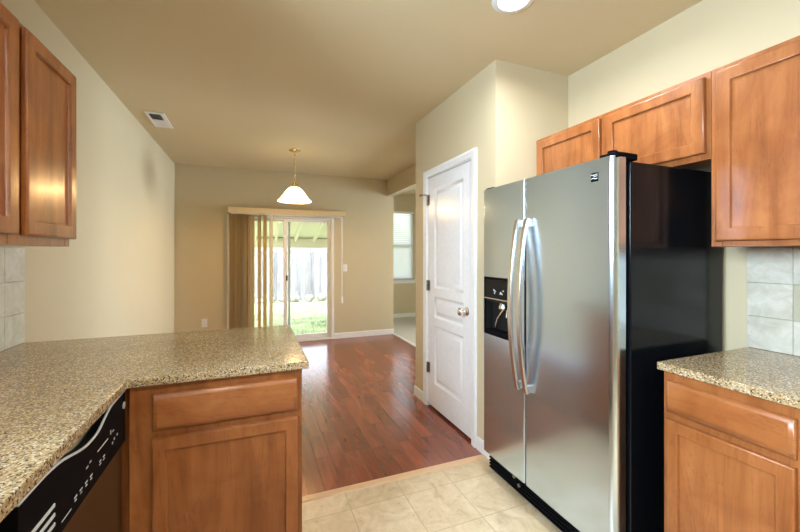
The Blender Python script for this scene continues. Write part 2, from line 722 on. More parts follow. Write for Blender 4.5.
# pantry closet: side wall by the refrigerator, front wall with a door opening, far side wall
DY0, DY1, DZ = 2.205, 2.935, 1.998
b = MB().box(XP, XR + T, YK, YK + 0.1, 0, H + 0.1)
b.box(XP, XP + 0.1, YK + 0.1, DY0, 0, H + 0.1)
b.box(XP, XP + 0.1, DY1, YE, 0, H + 0.1)
b.box(XP, XP + 0.1, DY0, DY1, DZ, H + 0.1)
b.box(XP + 0.1, XO + T, YE - 0.1, YE, 0, H + 0.1)
b.box(XR, XO + T, YK + 0.1, YE - 0.1, 0, H + 0.1)
struct('wall_pantry', b, M['wall'], 'beige boxed-out pantry walls around the white panel door', 'wall')
# far wall with the sliding door opening
GX0, GX1, GZ = -0.345, 1.165, 1.885
b = MB().box(XL, GX0, YF, YF + T, 0, H + 0.1)
b.box(GX1, XO + TO, YF, YF + T, 0, H + 0.1)
b.box(GX0, GX1, YF, YF + T, GZ, H + 0.1)
struct('wall_far', b, M['wall'], 'tan far wall with the sliding glass door', 'wall')
# dining room right wall with cased opening to the side room
OY0, OY1, OZ = 3.55, YF, 2.284
b = MB().box(XO, XO + TO, YE, OY0, 0, H + 0.1)
b.box(XO, XO + TO, OY0, OY1, OZ, H + 0.1)
struct('wall_opening', b, M['wall'], 'beige wall beyond the pantry with a tall opening into the side room', 'wall')
# side room shell
WX0, WX1, WZ0, WZ1 = 2.60, 3.16, 0.79, 2.22
b = MB().box(XO, WX0, YS, YS + T, 0, H + 0.1)
b.box(WX1, 5.2, YS, YS + T, 0, H + 0.1)
b.box(WX0, WX1, YS, YS + T, 0, WZ0)
b.box(WX0, WX1, YS, YS + T, WZ1, H + 0.1)
b.box(XO, XO + TO, YF + T, YS, 0, H + 0.1)
RW = (3.75, 5.45, 0.80, 2.25)        # side room window in the wall opposite the opening
b.box(5.2, 5.2 + T, YE - 0.1, RW[0], 0, H + 0.1)
b.box(5.2, 5.2 + T, RW[1], YS + T, 0, H + 0.1)
b.box(5.2, 5.2 + T, RW[0], RW[1], 0, RW[2])
b.box(5.2, 5.2 + T, RW[0], RW[1], RW[3], H + 0.1)
b.box(XO + T, 5.2 + T, YE - 0.2, YE - 0.1, 0, H + 0.1)
struct('wall_side', b, M['wall'], 'greyish beige walls of the side room seen through the opening', 'wall')

b = MB().box(XL - T, XO + T, YB - T, YF + T, H, H + 0.1)
b.box(XO + T, 5.2 + T, YE - 0.2, YS + T, H, H + 0.1)
b.box(XO, XO + T, YF + T, YS + T, H, H + 0.1)
struct('ceiling', b, M['ceil'], 'tan painted ceiling over kitchen and dining area', 'ceiling')
b = MB().box(XL - T, XR + T, YB - T, YT, -0.1, 0)
struct('floor', b, M['vinyl'], 'beige tile-pattern kitchen floor in front of the refrigerator', 'floor')
b = MB().box(XL - T, XO + 0.12, YT, YF + T, -0.1, 0)
struct('floor_dining', b, M['wood'], 'glossy red-brown plank floor of the dining area', 'floor')
b = MB().box(XO + 0.12, 5.2 + T, YE - 0.2, YS + T, -0.1, 0)
b.box(XO, XO + 0.12, YF + T, YS + T, -0.1, 0)
struct('floor_side', b, M['carpet'], 'pale floor of the side room through the opening', 'floor')

# trims
b = MB().prism([(YT - 0.024, 0.0), (YT + 0.024, 0.0), (YT + 0.018, 0.008), (YT - 0.012, 0.008)], 'x', 0.19, XP - 0.014)
struct('trim_1', b, M['oak'], 'light wooden threshold strip between plank floor and tile-pattern floor', 'threshold')
b = MB().prism([(XO + 0.09, 0.0), (XO + 0.15, 0.0), (XO + 0.14, 0.009), (XO + 0.10, 0.009)], 'y', OY0, OY1 - 0.015)
struct('trim_2', b, M['white'], 'pale threshold strip in the opening to the side room', 'threshold')

BBH, BBT = 0.085, 0.013
def bboard(mb, axis, w, a, b_, s):
    """s = direction into the room"""
    prof = [(0, 0), (BBT * s, 0), (BBT * s, BBH - 0.012), (BBT * 0.5 * s, BBH), (0, BBH)]
    if axis == 'y':      # runs along x on wall y = w
        mb.prism([(w + p, z) for p, z in prof], 'x', a, b_)
    else:                # runs along y on wall x = w
        mb.prism([(w + p, z) for p, z in prof], 'y', a, b_)
b = MB()
bboard(b, 'y', YF, XL, GX0 - 0.002, -1)
bboard(b, 'y', YF, GX1 + 0.012, XO + TO, -1)
struct('baseboard_far', b, M['white'], 'white baseboard along the tan far wall right of the sliding door', 'baseboard')
b = MB()
bboard(b, 'x', XL, 2.30, YF - BBT, 1)
struct('baseboard_left', b, M['white'], 'white baseboard at the foot of the left wall beyond the peninsula', 'baseboard')
b = MB()
bboard(b, 'x', XP, YK, DY0 - 0.058, -1)
bboard(b, 'x', XP, DY1 + 0.062, YE + BBT, -1)
bboard(b, 'y', YE, XP, XO, 1)
struct('baseboard_pantry', b, M['white'], 'short white baseboards either side of the pantry door', 'baseboard')
b = MB()
bboard(b, 'y', YS, XO + T, 5.2, -1)
struct('baseboard_side', b, M['white'], 'white baseboard below the side room window', 'baseboard')

# ------------------------------------------------------------------ pantry door and casing
F = FR(XP)
cas = MB()
def casing(mb, F, u0, u1, v1, wdt=0.057):
    prof = [(0, 0.0), (0, 0.010), (0.008, 0.014), (wdt - 0.014, 0.018), (wdt - 0.004, 0.016), (wdt, 0.010), (wdt, 0.0)]
    # left, head, right with mitred corners; offset k measured from the inside edge
    for (o, w) in [(0, 0)]:
        pass
    n = len(prof)
    vs, fs = [], []
    for (pu, pv, su, sv) in ((u0, 0, -1, 0), (u0, v1, -1, 1), (u1, v1, 1, 1), (u1, 0, 1, 0)):
        for o, w in prof:
            vs.append(F.p(pu + su * o, pv + sv * o, w))
    for s in range(3):
        for k in range(n - 1):
            fs.append((s * n + k, s * n + k + 1, (s + 1) * n + k + 1, (s + 1) * n + k))
    fs.append(tuple(range(n)))
    fs.append(tuple(3 * n + k for k in range(n))[::-1])
    bm = bmesh.new()
    bv = [bm.verts.new(v) for v in vs]
    for f in fs:
        bm.faces.new([bv[i] for i in f])
    bmesh.ops.recalc_face_normals(bm, faces=bm.faces[:])
    # open back: face orientation towards the viewer
    mb.addbm(bm)
casing(cas, F, -(DY1 - 0.006), -(DY0 + 0.006), DZ - 0.006)
# jambs
cas.fbox(F, -DY1, -(DY1 - 0.014), 0, DZ, -0.1, 0.0)
cas.fbox(F, -(DY0 + 0.014), -DY0, 0, DZ, -0.1, 0.0)
cas.fbox(F, -(DY1 - 0.014), -(DY0 + 0.014), DZ - 0.014, DZ, -0.1, 0.0)
struct('trim_3', cas, M['white'], 'white casing and jambs around the pantry door', 'door casing')

d1 = thing('door_1', 'white three-panel pantry door between refrigerator and side room opening', 'door', (XP + 0.02, 2.57, 0.0), kind='structure')
u0, u1 = -(DY1 - 0.017), -(DY0 + 0.017)
z0, z1 = 0.022, DZ - 0.018
sl = MB()
wF, wB = -0.004, -0.039
rails = [(z0, 0.225), (0.72, 0.785), (0.965, 1.035), (1.875, z1)]
st = 0.115
sl.fbox(F, u0, u0 + st, z0, z1, wB, wF)
sl.fbox(F, u1 - st, u1, z0, z1, wB, wF)
for a, c in rails:
    sl.fbox(F, u0 + st, u1 - st, a, c, wB, wF)
sl.build('slab', M['door'], d1)
for a, c in ((0.225, 0.72), (0.785, 0.965), (1.035, 1.875)):
    MB().loft(F, u0 + st, u1 - st, a, c, [(0, wF), (0.008, wF - 0.004), (0.016, wF - 0.012), (0.028, wF - 0.012), (0.052, wF - 0.003), (0.056, wF - 0.003)], cap0=False).build('panel', M['door'], d1)
ky, kz = 2.285, 0.912
kb = MB()
kb.lathe([(0, 0), (0.033, 0), (0.033, 0.004), (0.027, 0.009), (0.013, 0.011), (0.011, 0.030), (0.016, 0.036), (0.027, 0.044), (0.031, 0.056), (0.028, 0.068), (0.015, 0.075), (0, 0.076)], (XP + 0.004, ky, kz), (-1, 0, 0), 28)
kb.build('knob', M['chrome'], d1)
MB().fbox(F, -(DY0 + 0.0185), -(DY0 + 0.0150), kz - 0.03, kz + 0.03, -0.010, -0.0015).build('latch_plate', M['nickel'], d1)
for hz in (0.338, 1.05, 1.79):
    hb = MB()
    for k in range(3):
        hb.cyl((XP - 0.006, DY1 - 0.016, hz - 0.044 + k * 0.030), (XP - 0.006, DY1 - 0.016, hz - 0.016 + k * 0.030), 0.0065, seg=12)
    hb.fbox(F, -(DY1 - 0.018) , -(DY1 - 0.052), hz - 0.044, hz + 0.044, wF, wF + 0.002)
    if hz > 1.5:   # hinge pin door stop on the top hinge
        hb.tube([(XP - 0.006, DY1 - 0.016, hz + 0.046), (XP - 0.030, DY1 - 0.004, hz + 0.050), (XP - 0.050, DY1 + 0.030, hz + 0.048)], 0.004, 8)
        hb.cyl((XP - 0.046, DY1 + 0.026, hz + 0.048), (XP - 0.052, DY1 + 0.036, hz + 0.048), 0.009)
        hb.tube([(XP - 0.006, DY1 - 0.016, hz + 0.046), (XP - 0.026, DY1 - 0.045, hz + 0.046)], 0.004, 8)
    hb.build('hinge', M['nickel'], d1)

# ------------------------------------------------------------------ sliding glass door
d2 = thing('door_2', 'white sliding glass patio door in the far wall', 'door', (0.41, YF + 0.05, 0), kind='structure')
fr = MB()
FW = 0.035
fr.box(GX0, GX0 + FW, YF - 0.012, YF + T, 0.0, GZ, 0.004)
fr.box(GX1 - FW, GX1 + 0.010, YF - 0.012, YF + T, 0.0, GZ, 0.004)
fr.box(GX0 + FW, GX1 - FW, YF - 0.012, YF + T, GZ - 0.03, GZ, 0.004)
fr.box(GX0 + FW, GX1 - FW, YF - 0.012, YF + T, 0.0, 0.035, 0.004)
fr.box(GX0 + FW, GX1 - FW, YF + 0.030, YF + 0.036, 0.035, 0.050)
fr.build('frame', M['vinylw'], d2)

def sash(name, x0, x1, y0, y1, sw, label=None):
    z0, z1 = 0.040, GZ - 0.034
    s = MB()
    s.box(x0, x0 + sw, y0, y1, z0, z1, 0.004)
    s.box(x1 - sw, x1, y0, y1, z0, z1, 0.004)
    s.box(x0 + sw, x1 - sw, y0, y1, z1 - 0.04, z1, 0.004)
    s.box(x0 + sw, x1 - sw, y0, y1, z0, z0 + 0.065, 0.004)
    o = s.build(name, M['vinylw'], d2)
    MB().box(x0 + sw - 0.004, x1 - sw + 0.004, (y0 + y1) / 2 - 0.003, (y0 + y1) / 2 + 0.003, z0 + 0.061, z1 - 0.036).build('glass', M['glass'], o, smooth=False)
    return o
fixed = sash('fixed_panel', GX0 + FW, 0.480, YF + 0.062, YF + 0.100, 0.055)
slide = sash('sliding_panel', 0.425, GX1 - FW, YF + 0.012, YF + 0.050, 0.055)
# screen door stile seen through the glass, latch and pull handle
MB().box(0.495, 0.530, YF + 0.104, YF + 0.116, 0.04, GZ - 0.034, 0.002).build('screen_stile', M['screen'], d2)
lb = MB()
lb.box(0.460, 0.482, YF - 0.004, YF + 0.012, 0.925, 1.005, 0.004)
lb.build('latch', M['blackp'], slide)
hb = MB()
hx = GX1 - FW - 0.030
hb.box(hx - 0.014, hx + 0.014, YF + 0.004, YF + 0.012, 0.80, 1.02, 0.005)
hb.tube([(hx, YF + 0.006, 0.83), (hx - 0.004, YF - 0.020, 0.84), (hx - 0.012, YF - 0.034, 0.87), (hx - 0.016, YF - 0.038, 0.91), (hx - 0.012, YF - 0.034, 0.95), (hx - 0.004, YF - 0.020, 0.98), (hx, YF + 0.006, 0.99)], 0.009, 10)
hb.build('handle', M['white'], slide)

# ------------------------------------------------------------------ side room window
w1 = thing('window_1', 'bright side room window behind lowered white slat blinds', 'window', (2.88, YS, WZ0), kind='structure')
fr = MB()
fr.box(WX0, WX0 + 0.05, YS + 0.02, YS + 0.09, WZ0, WZ1, 0.004)
fr.box(WX1 - 0.05, WX1, YS + 0.02, YS + 0.09, WZ0, WZ1, 0.004)
fr.box(WX0 + 0.05, WX1 - 0.05, YS + 0.02, YS + 0.09, WZ1 - 0.05, WZ1, 0.004)
fr.box(WX0 + 0.05, WX1 - 0.05, YS + 0.02, YS + 0.09, WZ0, WZ0 + 0.05, 0.004)
fr.box(WX0 + 0.05, WX1 - 0.05, YS + 0.03, YS + 0.08, 1.47, 1.52, 0.004)
fo = fr.build('frame', M['vinylw'], w1)
MB().box(WX0 + 0.045, WX1 - 0.045, YS + 0.052, YS + 0.058, WZ0 + 0.045, WZ1 - 0.045).build('glass', M['glass'], w1, smooth=False)
sb = MB().box(WX0 - 0.06, WX1 + 0.06, YS - 0.05, YS + 0.02, WZ0 - 0.022, WZ0 - 0.001, 0.004)
sb.box(WX0 - 0.04, WX1 + 0.04, YS - 0.016, YS - 0.0005, WZ0 - 0.075, WZ0 - 0.022, 0.003)
sb.build('sill', M['white'], w1)

def x_window(name, xa, xb, y0, y1, z0, z1, label):
    w = thing(name, label, 'window', ((xa + xb) / 2, (y0 + y1) / 2, z0), kind='structure')
    m = MB()
    m.box(xa, xb, y0, y0 + 0.05, z0, z1, 0.004)
    m.box(xa, xb, y1 - 0.05, y1, z0, z1, 0.004)
    m.box(xa, xb, y0 + 0.05, y1 - 0.05, z0, z0 + 0.05, 0.004)
    m.box(xa, xb, y0 + 0.05, y1 - 0.05, z1 - 0.05, z1, 0.004)
    m.box(xa, xb, (y0 + y1) / 2 - 0.025, (y0 + y1) / 2 + 0.025, z0 + 0.05, z1 - 0.05, 0.004)
    m.build('frame', M['vinylw'], w)
    xm = (xa + xb) / 2
    MB().box(xm - 0.003, xm + 0.003, y0 + 0.045, y1 - 0.045, z0 + 0.045, z1 - 0.045).build('glass', M['glass'], w, smooth=False)
x_window('window_2', XL - 0.10, XL - 0.04, *SW, 'white framed kitchen window in the left wall over the sink counter')
x_window('window_3', 5.2 + 0.03, 5.2 + 0.09, *RW, 'large white framed side room window facing the opening')

# ------------------------------------------------------------------ cabinets
def door_leaf(F, u0, u1, v0, v1, parent, w0=0.001, th=0.020, rail=0.052, name='door', vert=True):
    """recessed-panel cabinet door: a mitred frame with an inner bevel, the panel a sub-part"""
    m = MB().loft(F, u0, u1, v0, v1, [(0.004, w0), (0, w0 + 0.003), (0, w0 + th - 0.006), (0.003, w0 + th - 0.002), (0.008, w0 + th), (rail - 0.005, w0 + th), (rail - 0.002, w0 + th - 0.002), (rail, w0 + th - 0.013)], cap0=True, cap1=False)
    d = m.build(name, M['wv'], parent)
    MB().loft(F, u0, u1, v0, v1, [(rail - 0.003, w0 + 0.001), (rail - 0.003, w0 + th - 0.012)], True, True).build('panel', M['wv'], d, smooth=False)
    return d


def drawer_leaf(F, u0, u1, v0, v1, parent, w0=0.001, th=0.020):
    m = MB().loft(F, u0, u1, v0, v1, [(0.004, w0), (0, w0 + 0.003), (0, w0 + 0.008), (0.006, w0 + th - 0.006), (0.014, w0 + th - 0.003), (0.017, w0 + th)], True, True)
    return m.build('drawer_front', M['wh'], parent)


def face_frame(F, u0, u1, v0, v1, stiles, rails, parent, th=0.019):
    """stiles: [(ua,ub)], rails: [(va,vb)] flush at w=0, thickness th behind"""
    m = MB()
    for a, c in stiles:
        m.fbox(F, a, c, v0, v1, -th, 0.0, 0.001, 1)
    xs = sorted(stiles)
    for a, c in rails:
        for k in range(len(xs) - 1):
            m.fbox(F, xs[k][1], xs[k + 1][0], a, c, -th, -0.0005, 0.001, 1)
    return m.build('face_frame', M['wv'], parent)


def carcass(F, u0, u1, v0, v1, depth, parent, toe=0.0):
    m = MB().fbox(F, u0, u1, v0 + toe, v1, -depth, -0.0195)
    return m.build('body', M['wv'], parent)


def toe_kick(F, u0, u1, h, depth, parent):
    MB().fbox(F, u0 + 0.004, u1 - 0.004, 0.0, h, -depth, -0.075).build('toe_kick', M['matte'], parent)


CAB_T, CAB_B = 2.052, 1.350
# left-hand wall cabinet (two doors)
F = FL(-0.684)
c = thing('upper_cabinet', 'orange-brown stained wall cabinet on the left wall above the granite counter', 'cabinet', (XL + 0.15, 1.47, CAB_B), 'stained maple wall cabinets')
y0, y1 = 1.095, 1.868
carcass(F, y0, y1, CAB_B, CAB_T, 0.298, c)
face_frame(F, y0, y1, CAB_B, CAB_T, [(y0, y0 + 0.038), (1.466, 1.558), (y1 - 0.038, y1)], [(CAB_B, CAB_B + 0.042), (CAB_T - 0.042, CAB_T)], c)
door_leaf(F, 1.527, 1.880, CAB_B + 0.030, CAB_T - 0.014, c)
door_leaf(F, 1.125, 1.484, CAB_B + 0.030, CAB_T - 0.014, c)

# cabinet above the refrigerator
F = FR(1.74)
fb, ft = 1.710, 2.070
c = thing('upper_cabinet', 'short two-door wooden cabinet above the refrigerator', 'cabinet', (1.88, 1.44, fb), 'stained maple wall cabinets')
carcass(F, -1.941, -0.938, fb, ft, 0.276, c)
face_frame(F, -1.941, -0.938, fb, ft, [(-1.941, -1.903), (-1.462, -1.415), (-0.976, -0.938)], [(fb, fb + 0.038), (ft - 0.038, ft)], c)
door_leaf(F, -1.912, -1.448, fb + 0.026, ft - 0.022, c)
door_leaf(F, -1.418, -0.953, fb + 0.026, ft - 0.022, c)

# tall wall cabinet over the right-hand counter
c = thing('upper_cabinet', 'large pinkish-brown wall cabinet at the right edge above the stone tile', 'cabinet', (1.88, 0.55, CAB_B), 'stained maple wall cabinets')
a0, a1 = -0.936, -0.170
RT = 2.070
carcass(F, a0, a1, CAB_B, RT, 0.276, c)
face_frame(F, a0, a1, CAB_B, RT, [(a0, a0 + 0.038), (-0.575, -0.530), (a1 - 0.038, a1)], [(CAB_B, CAB_B + 0.04), (RT - 0.038, RT)], c)
door_leaf(F, a0 + 0.022, -0.562, CAB_B + 0.022, RT - 0.020, c)
door_leaf(F, -0.545, a1 - 0.022, CAB_B + 0.022, RT - 0.020, c)

# right-hand base cabinets
CT, CTH = 0.915, 0.030
F = FR(1.440)
def base_right(a0, a1, label):
    c = thing('base_cabinet', label, 'cabinet', (1.73, -(a0 + a1) / 2, 0), 'stained maple base cabinets')
    carcass(F, a0, a1, 0.0, CT - CTH, 0.576, c, toe=0.10)
    toe_kick(F, a0, a1, 0.10, 0.5, c)
    face_frame(F, a0, a1, 0.10, CT - CTH, [(a0, a0 + 0.034), (a1 - 0.034, a1)], [(0.10, 0.140), (0.700, 0.748), (CT - CTH - 0.040, CT - CTH)], c)
    drawer_leaf(F, a0 + 0.015, a1 - 0.015, 0.735, 0.852, c)
    door_leaf(F, a0 + 0.015, a1 - 0.015, 0.120, 0.712, c, rail=0.045)
    return c
base_right(-0.930, -0.545, 'light orange-brown base cabinet with drawer under the right-hand counter beside the refrigerator')
base_right(-0.543, -0.160, 'orange-brown base cabinet at the right edge next to the first drawer cabinet')

# peninsula base cabinet
F = FC(1.460)
c = thing('base_cabinet', 'dark reddish-brown peninsula cabinet with one drawer facing the kitchen', 'cabinet', (-0.1, 1.755, 0), 'stained maple base cabinets')
carcass(F, XL + 0.004, 0.175, 0.0, CT - CTH, 0.60, c, toe=0.10)
toe_kick(F, -0.37, 0.175, 0.10, 0.55, c)
face_frame(F, -0.378, 0.175, 0.10, CT - CTH, [(-0.378, -0.295), (0.141, 0.175)], [(0.10, 0.14), (0.700, 0.745), (CT - CTH - 0.040, CT - CTH)], c)
drawer_leaf(F, -0.312, 0.157, 0.728, 0.852, c)
door_leaf(F, -0.312, 0.157, 0.120, 0.705, c, rail=0.045)
MB().box(XL + 0.004, 0.172, 2.0605, 2.078, 0.0, CT - CTH, 0.001).build('back_panel', M['wv'], c)

# sink base under the left-hand counter, behind the viewer's edge of the frame
F = FL(-0.405)
c = thing('base_cabinet', 'orange-brown base cabinet under the left counter on the near side of the dishwasher', 'cabinet', (-0.69, 0.30, 0), 'stained maple base cabinets')
carcass(F, -0.30, 0.845, 0.0, CT - CTH, 0.574, c, toe=0.10)
toe_kick(F, -0.30, 0.845, 0.10, 0.5, c)
face_frame(F, -0.30, 0.845, 0.10, CT - CTH, [(-0.30, -0.262), (0.255, 0.293), (0.807, 0.845)], [(0.10, 0.14), (0.700, 0.745), (CT - CTH - 0.04, CT - CTH)], c)
for a, e in ((-0.282, 0.268), (0.280, 0.827)):
    drawer_leaf(F, a, e, 0.728, 0.852, c)
    door_leaf(F, a, e, 0.120, 0.705, c)

# ------------------------------------------------------------------ countertops
b = MB().prism([(XL + 0.002, -0.32), (-0.377, -0.32), (-0.377, 1.432), (0.197, 1.432), (0.197, 2.215), (XL + 0.002, 2.215)], 'z', CT - CTH + 0.0005, CT, 0.004, 2)
tag(b.build('countertop', M['granite']), 'golden speckled granite counter and peninsula on the left', 'countertop')
b = MB().prism([(1.418, 0.15), (XR - 0.002, 0.15), (XR - 0.002, 0.943), (1.418, 0.943)], 'z', CT - CTH + 0.0005, CT, 0.004, 2)
tag(b.build('countertop', M['granite']), 'grey speckled granite counter on the right beside the refrigerator', 'countertop')

# ------------------------------------------------------------------ stone backsplash tiles
def backsplash(F, ustart, ustep_sign, n, label, accents=()):
    root = None
    P = 0.1495
    g = MB()
    a, e = ustart, ustart + ustep_sign * P * n
    g.fbox(F, min(a, e), max(a, e), CT + 0.001, CAB_B - 0.001, 0.0005, 0.004)
    o = g.build('backsplash', M['grout'])
    tag(o, label, 'backsplash', kind='structure')
    t, ac = MB(), MB()
    rows = [(CT + 0.001, 1.053), (1.0542, 1.1975), (1.1987, CAB_B - 0.002)]
    for i in range(n):
        for j, (va, vb) in enumerate(rows):
            p = ustart + ustep_sign * (P * i + 0.0006)
            q = ustart + ustep_sign * (P * (i + 1) - 0.0006)
            (ac if (i, j) in accents else t).fbox(F, min(p, q), max(p, q), va, vb, 0.002, 0.010 + 0.0006 * random.random(), 0.0012, 1)
    t.build('tile', M['tile'], o)
    if ac.v:
        ac.build('accent_tile', M['accent'], o)
    return o
backsplash(FL(XL), 2.215, -1, 16, 'greyish stone tile backsplash on the left wall under the wall cabinet')
backsplash(FR(XR), -0.946, 1, 5, 'pale stone tile backsplash behind the right-hand counter', accents={(1, 1), (3, 1)})

# ------------------------------------------------------------------ refrigerator
fg = thing('refrigerator', 'stainless steel side-by-side refrigerator with black sides in the right-hand alcove', 'refrigerator', (1.66, 1.46, 0))
FY0, FY1 = 1.030, 1.910
body = MB()
body.box(1.386, 1.985, FY0 - 0.008, FY1 - 0.004, 0.030, 1.688, 0.006)
body.build('cabinet', M['black'], fg)
MB().box(1.370, 1.386, FY0 + 0.012, FY1 - 0.012, 0.14, 1.695, 0.002).build('gasket', M['matte'], fg)
DZ0, DZ1 = 0.132, 1.708

def door_outline(ya, yb, ra, rb, bulge):
    """plan outline of a fridge door between ya<yb, front at x=1.306, corner radii ra (at ya) and rb (at yb)"""
    x0, x1 = 1.306, 1.369
    pts = [(x1, ya)]
    for k in range(9):
        t = k / 8 * math.pi / 2
        pts.append((x0 + ra - ra * math.sin(t), ya + ra - ra * math.cos(t)))
    n = 14
    for k in range(1, n):
        s = k / n
        y = ya + ra + (yb - rb - ya - ra) * s
        pts.append((x0 - bulge * 4 * s * (1 - s), y))
    for k in range(9):
        t = k / 8 * math.pi / 2
        pts.append((x0 + rb - rb * math.cos(t), yb - rb + rb * math.sin(t)))
    pts.append((x1, yb))
    return pts

GY0, GY1 = 1.536, 1.544    # gap between the doors
rd = MB().prism(door_outline(FY0, GY0, 0.030, 0.008, 0.004), 'z', DZ0, DZ1)
rdo = rd.build('door', M['steel'], fg)
rdo['label'] = 'wide right-hand refrigerator door'
# freezer door in four pieces around the dispenser opening
QY0, QY1, QZ0, QZ1 = 1.652, 1.897, 0.845, 1.186
out = door_outline(GY1, FY1, 0.008, 0.008, 0.003)
ld = MB()
ld.prism(out, 'z', DZ0, QZ0)
ld.prism(out, 'z', QZ1, DZ1)
ld.box(1.3045, 1.369, GY1, QY0, QZ0, QZ1, 0.0)
ld.box(1.3065, 1.369, QY1, FY1, QZ0, QZ1, 0.0)
ldo = ld.build('door', M['steel'], fg)
ldo['label'] = 'narrow left-hand freezer door with the dispenser'
# dispenser: bezel, control face, cavity, lever, tray
dp = MB()
xf = 1.300
dp.box(xf, 1.312, QY0, QY0 + 0.012, QZ0, QZ1, 0.003)
dp.box(xf, 1.312, QY1 - 0.010, QY1, QZ0, QZ1, 0.003)
dp.box(xf, 1.312, QY0 + 0.012, QY1 - 0.010, QZ1 - 0.014, QZ1, 0.003)
dp.box(xf, 1.312, QY0 + 0.012, QY1 - 0.010, QZ0, QZ0 + 0.016, 0.003)
dpo = dp.build('dispenser', M['blackp'], fg)
MB().box(1.303, 1.310, QY0 + 0.012, QY1 - 0.010, 1.062, QZ1 - 0.014, 0.001).build('control_face', M['black'], dpo)
cv = MB()
cv.box(1.360, 1.366, QY0 + 0.001, QY1 - 0.001, QZ0 + 0.002, 1.062)
cv.box(1.304, 1.360, QY0 + 0.001, QY0 + 0.012, QZ0 + 0.016, 1.062)
cv.box(1.304, 1.360, QY1 - 0.010, QY1 - 0.001, QZ0 + 0.016, 1.062)
cv.box(1.312, 1.360, QY0 + 0.012, QY1 - 0.010, 1.040, 1.062)
cv.build('cavity', M['matte'], dpo)
MB().box(1.296, 1.360, QY0 + 0.012, QY1 - 0.010, QZ0 + 0.012, QZ0 + 0.028, 0.003).build('drip_tray', M['blackp'], dpo)
ch = MB()
ch.box(1.298, 1.304, QY0 + 0.008, QY1 - 0.006, 1.056, 1.064, 0.002)
ch.build('chrome_strip', M['handle'], dpo)
lv = MB()
lv.lathe([(0, 0), (0.026, 0), (0.030, 0.010), (0.020, 0.034), (0, 0.036)], (1.335, 1.752, 1.004), (0, 0, 1), 20)
lv.tube([(1.345, 1.760, 1.006), (1.336, 1.776, 0.980), (1.328, 1.800, 0.945), (1.326, 1.815, 0.905), (1.330, 1.818, 0.885)], 0.006, 8)
lv.tube([(1.345, 1.735, 1.004), (1.335, 1.725, 0.975), (1.332, 1.722, 0.960)], 0.005, 8)
lv.build('lever', M['handle'], dpo)
Fz = FR(1.3028)
for uy in (1.800, 1.730):   # two small groups of printed icons above the strip
    kn = MB()
    for k in range(5):
        du = random.uniform(-0.016, 0.016)
        dv = random.uniform(-0.012, 0.012)
        kn.fbox(Fz, -uy + du - 0.004, -uy + du + 0.004, 1.105 + dv - 0.0035, 1.105 + dv + 0.0035, -0.0002, 0.0006)
    kn.build('control_print', M['silver'], dpo)
# badge: dark square with pale wave strokes
Fb = FR(1.3060)
u, v = -1.135, 1.618
bd = MB().fbox(Fb, u, u + 0.033, v, v + 0.036, 0.0, 0.0045, 0.0012, 1)
bdo = bd.build('badge', M['blackp'], rdo)
bs = MB()
def stroke(pts, w):
    for (a0, b0), (a1, b1) in zip(pts, pts[1:]):
        A, B = Vector((a0, b0)), Vector((a1, b1))
        nrm = Vector((-(B - A).y, (B - A).x)).normalized() * w / 2
        q = [A + nrm, A - nrm, B - nrm, B + nrm]
        vs = [Fb.p(u + x.x, v + x.y, 0.0050) for x in q]
        bs.add(vs, [(0, 1, 2, 3)])
stroke([(0.000, 0.0285), (0.016, 0.026), (0.033, 0.0285)], 0.0035)
stroke([(0.014, 0.0225), (0.022, 0.0195), (0.033, 0.022)], 0.003)
stroke([(0.002, 0.012), (0.012, 0.0150), (0.024, 0.010), (0.033, 0.012)], 0.0035)
bs.build('emblem', M['silver'], bdo, smooth=False)

def fridge_handle(y, parent, tilt):
    zt, zb = 1.500, 0.615
    path = []
    n = 36
    for k in range(n + 1):
        s = k / n
        z = zt + (zb - zt) * s
        arc = math.sin(math.pi * s) ** 0.8
        x = 1.300 - 0.012 - 0.050 * arc
        dx = -0.050 * math.pi * math.cos(math.pi * s) / (zb - zt)
        tng = Vector((dx, 0, 1)).normalized()
        e1 = Vector((0, 1, 0))
        e2 = e1.cross(tng)
        path.append(((x, y + tilt * (s - 0.5), z), e1, e2))
    w, t, r = 0.0135, 0.008, 0.004
    sec = []
    for cx, cy, a0 in ((w - r, t - r, 0), (-(w - r), t - r, 90), (-(w - r), -(t - r), 180), (w - r, -(t - r), 270)):
        for q in range(5):
            a = R(a0 + q * 22.5)
            sec.append((cx + r * math.cos(a), cy + r * math.sin(a)))
    h = MB().sweep(path, sec)
    for z in (zt - 0.022, zb + 0.022):
        h.box(1.284, 1.310, y - 0.011, y + 0.011, z - 0.020, z + 0.020, 0.004)
    return h.build('handle', M['handle'], parent)
fridge_handle(1.574, ldo, 0.0)
fridge_handle(1.506, rdo, 0.0)
hc = MB()
hc.box(1.318, 1.440, FY0 + 0.000, FY0 + 0.080, DZ1 - 0.012, DZ1 + 0.016, 0.007, 3)
hc.cyl((1.345, FY0 + 0.04, DZ1 + 0.010), (1.345, FY0 + 0.04, DZ1 + 0.026), 0.018)
hc.build('hinge_cover', M['blackp'], fg)
hc = MB()
hc.box(1.318, 1.420, FY1 - 0.075, FY1 - 0.004, DZ1 - 0.002, DZ1 + 0.012, 0.006, 3)
hc.build('hinge_cover', M['blackp'], fg)
gr = MB()
gr.box(1.352, 1.386, FY0 + 0.010, FY1 - 0.010, 0.012, 0.124, 0.003)
for k in range(5):
    z = 0.026 + k * 0.019
    gr.box(1.338, 1.352, FY0 + 0.012, FY1 - 0.012, z, z + 0.009, 0.002)
gro = gr.build('grille', M['blackp'], fg)
for sy, sz in ((1.66, 0.098), (1.62, 0.072)):
    MB().cyl((1.337, sy, sz), (1.330, sy, sz), 0.009).build('leveling_screw', M['nickel'], gro)
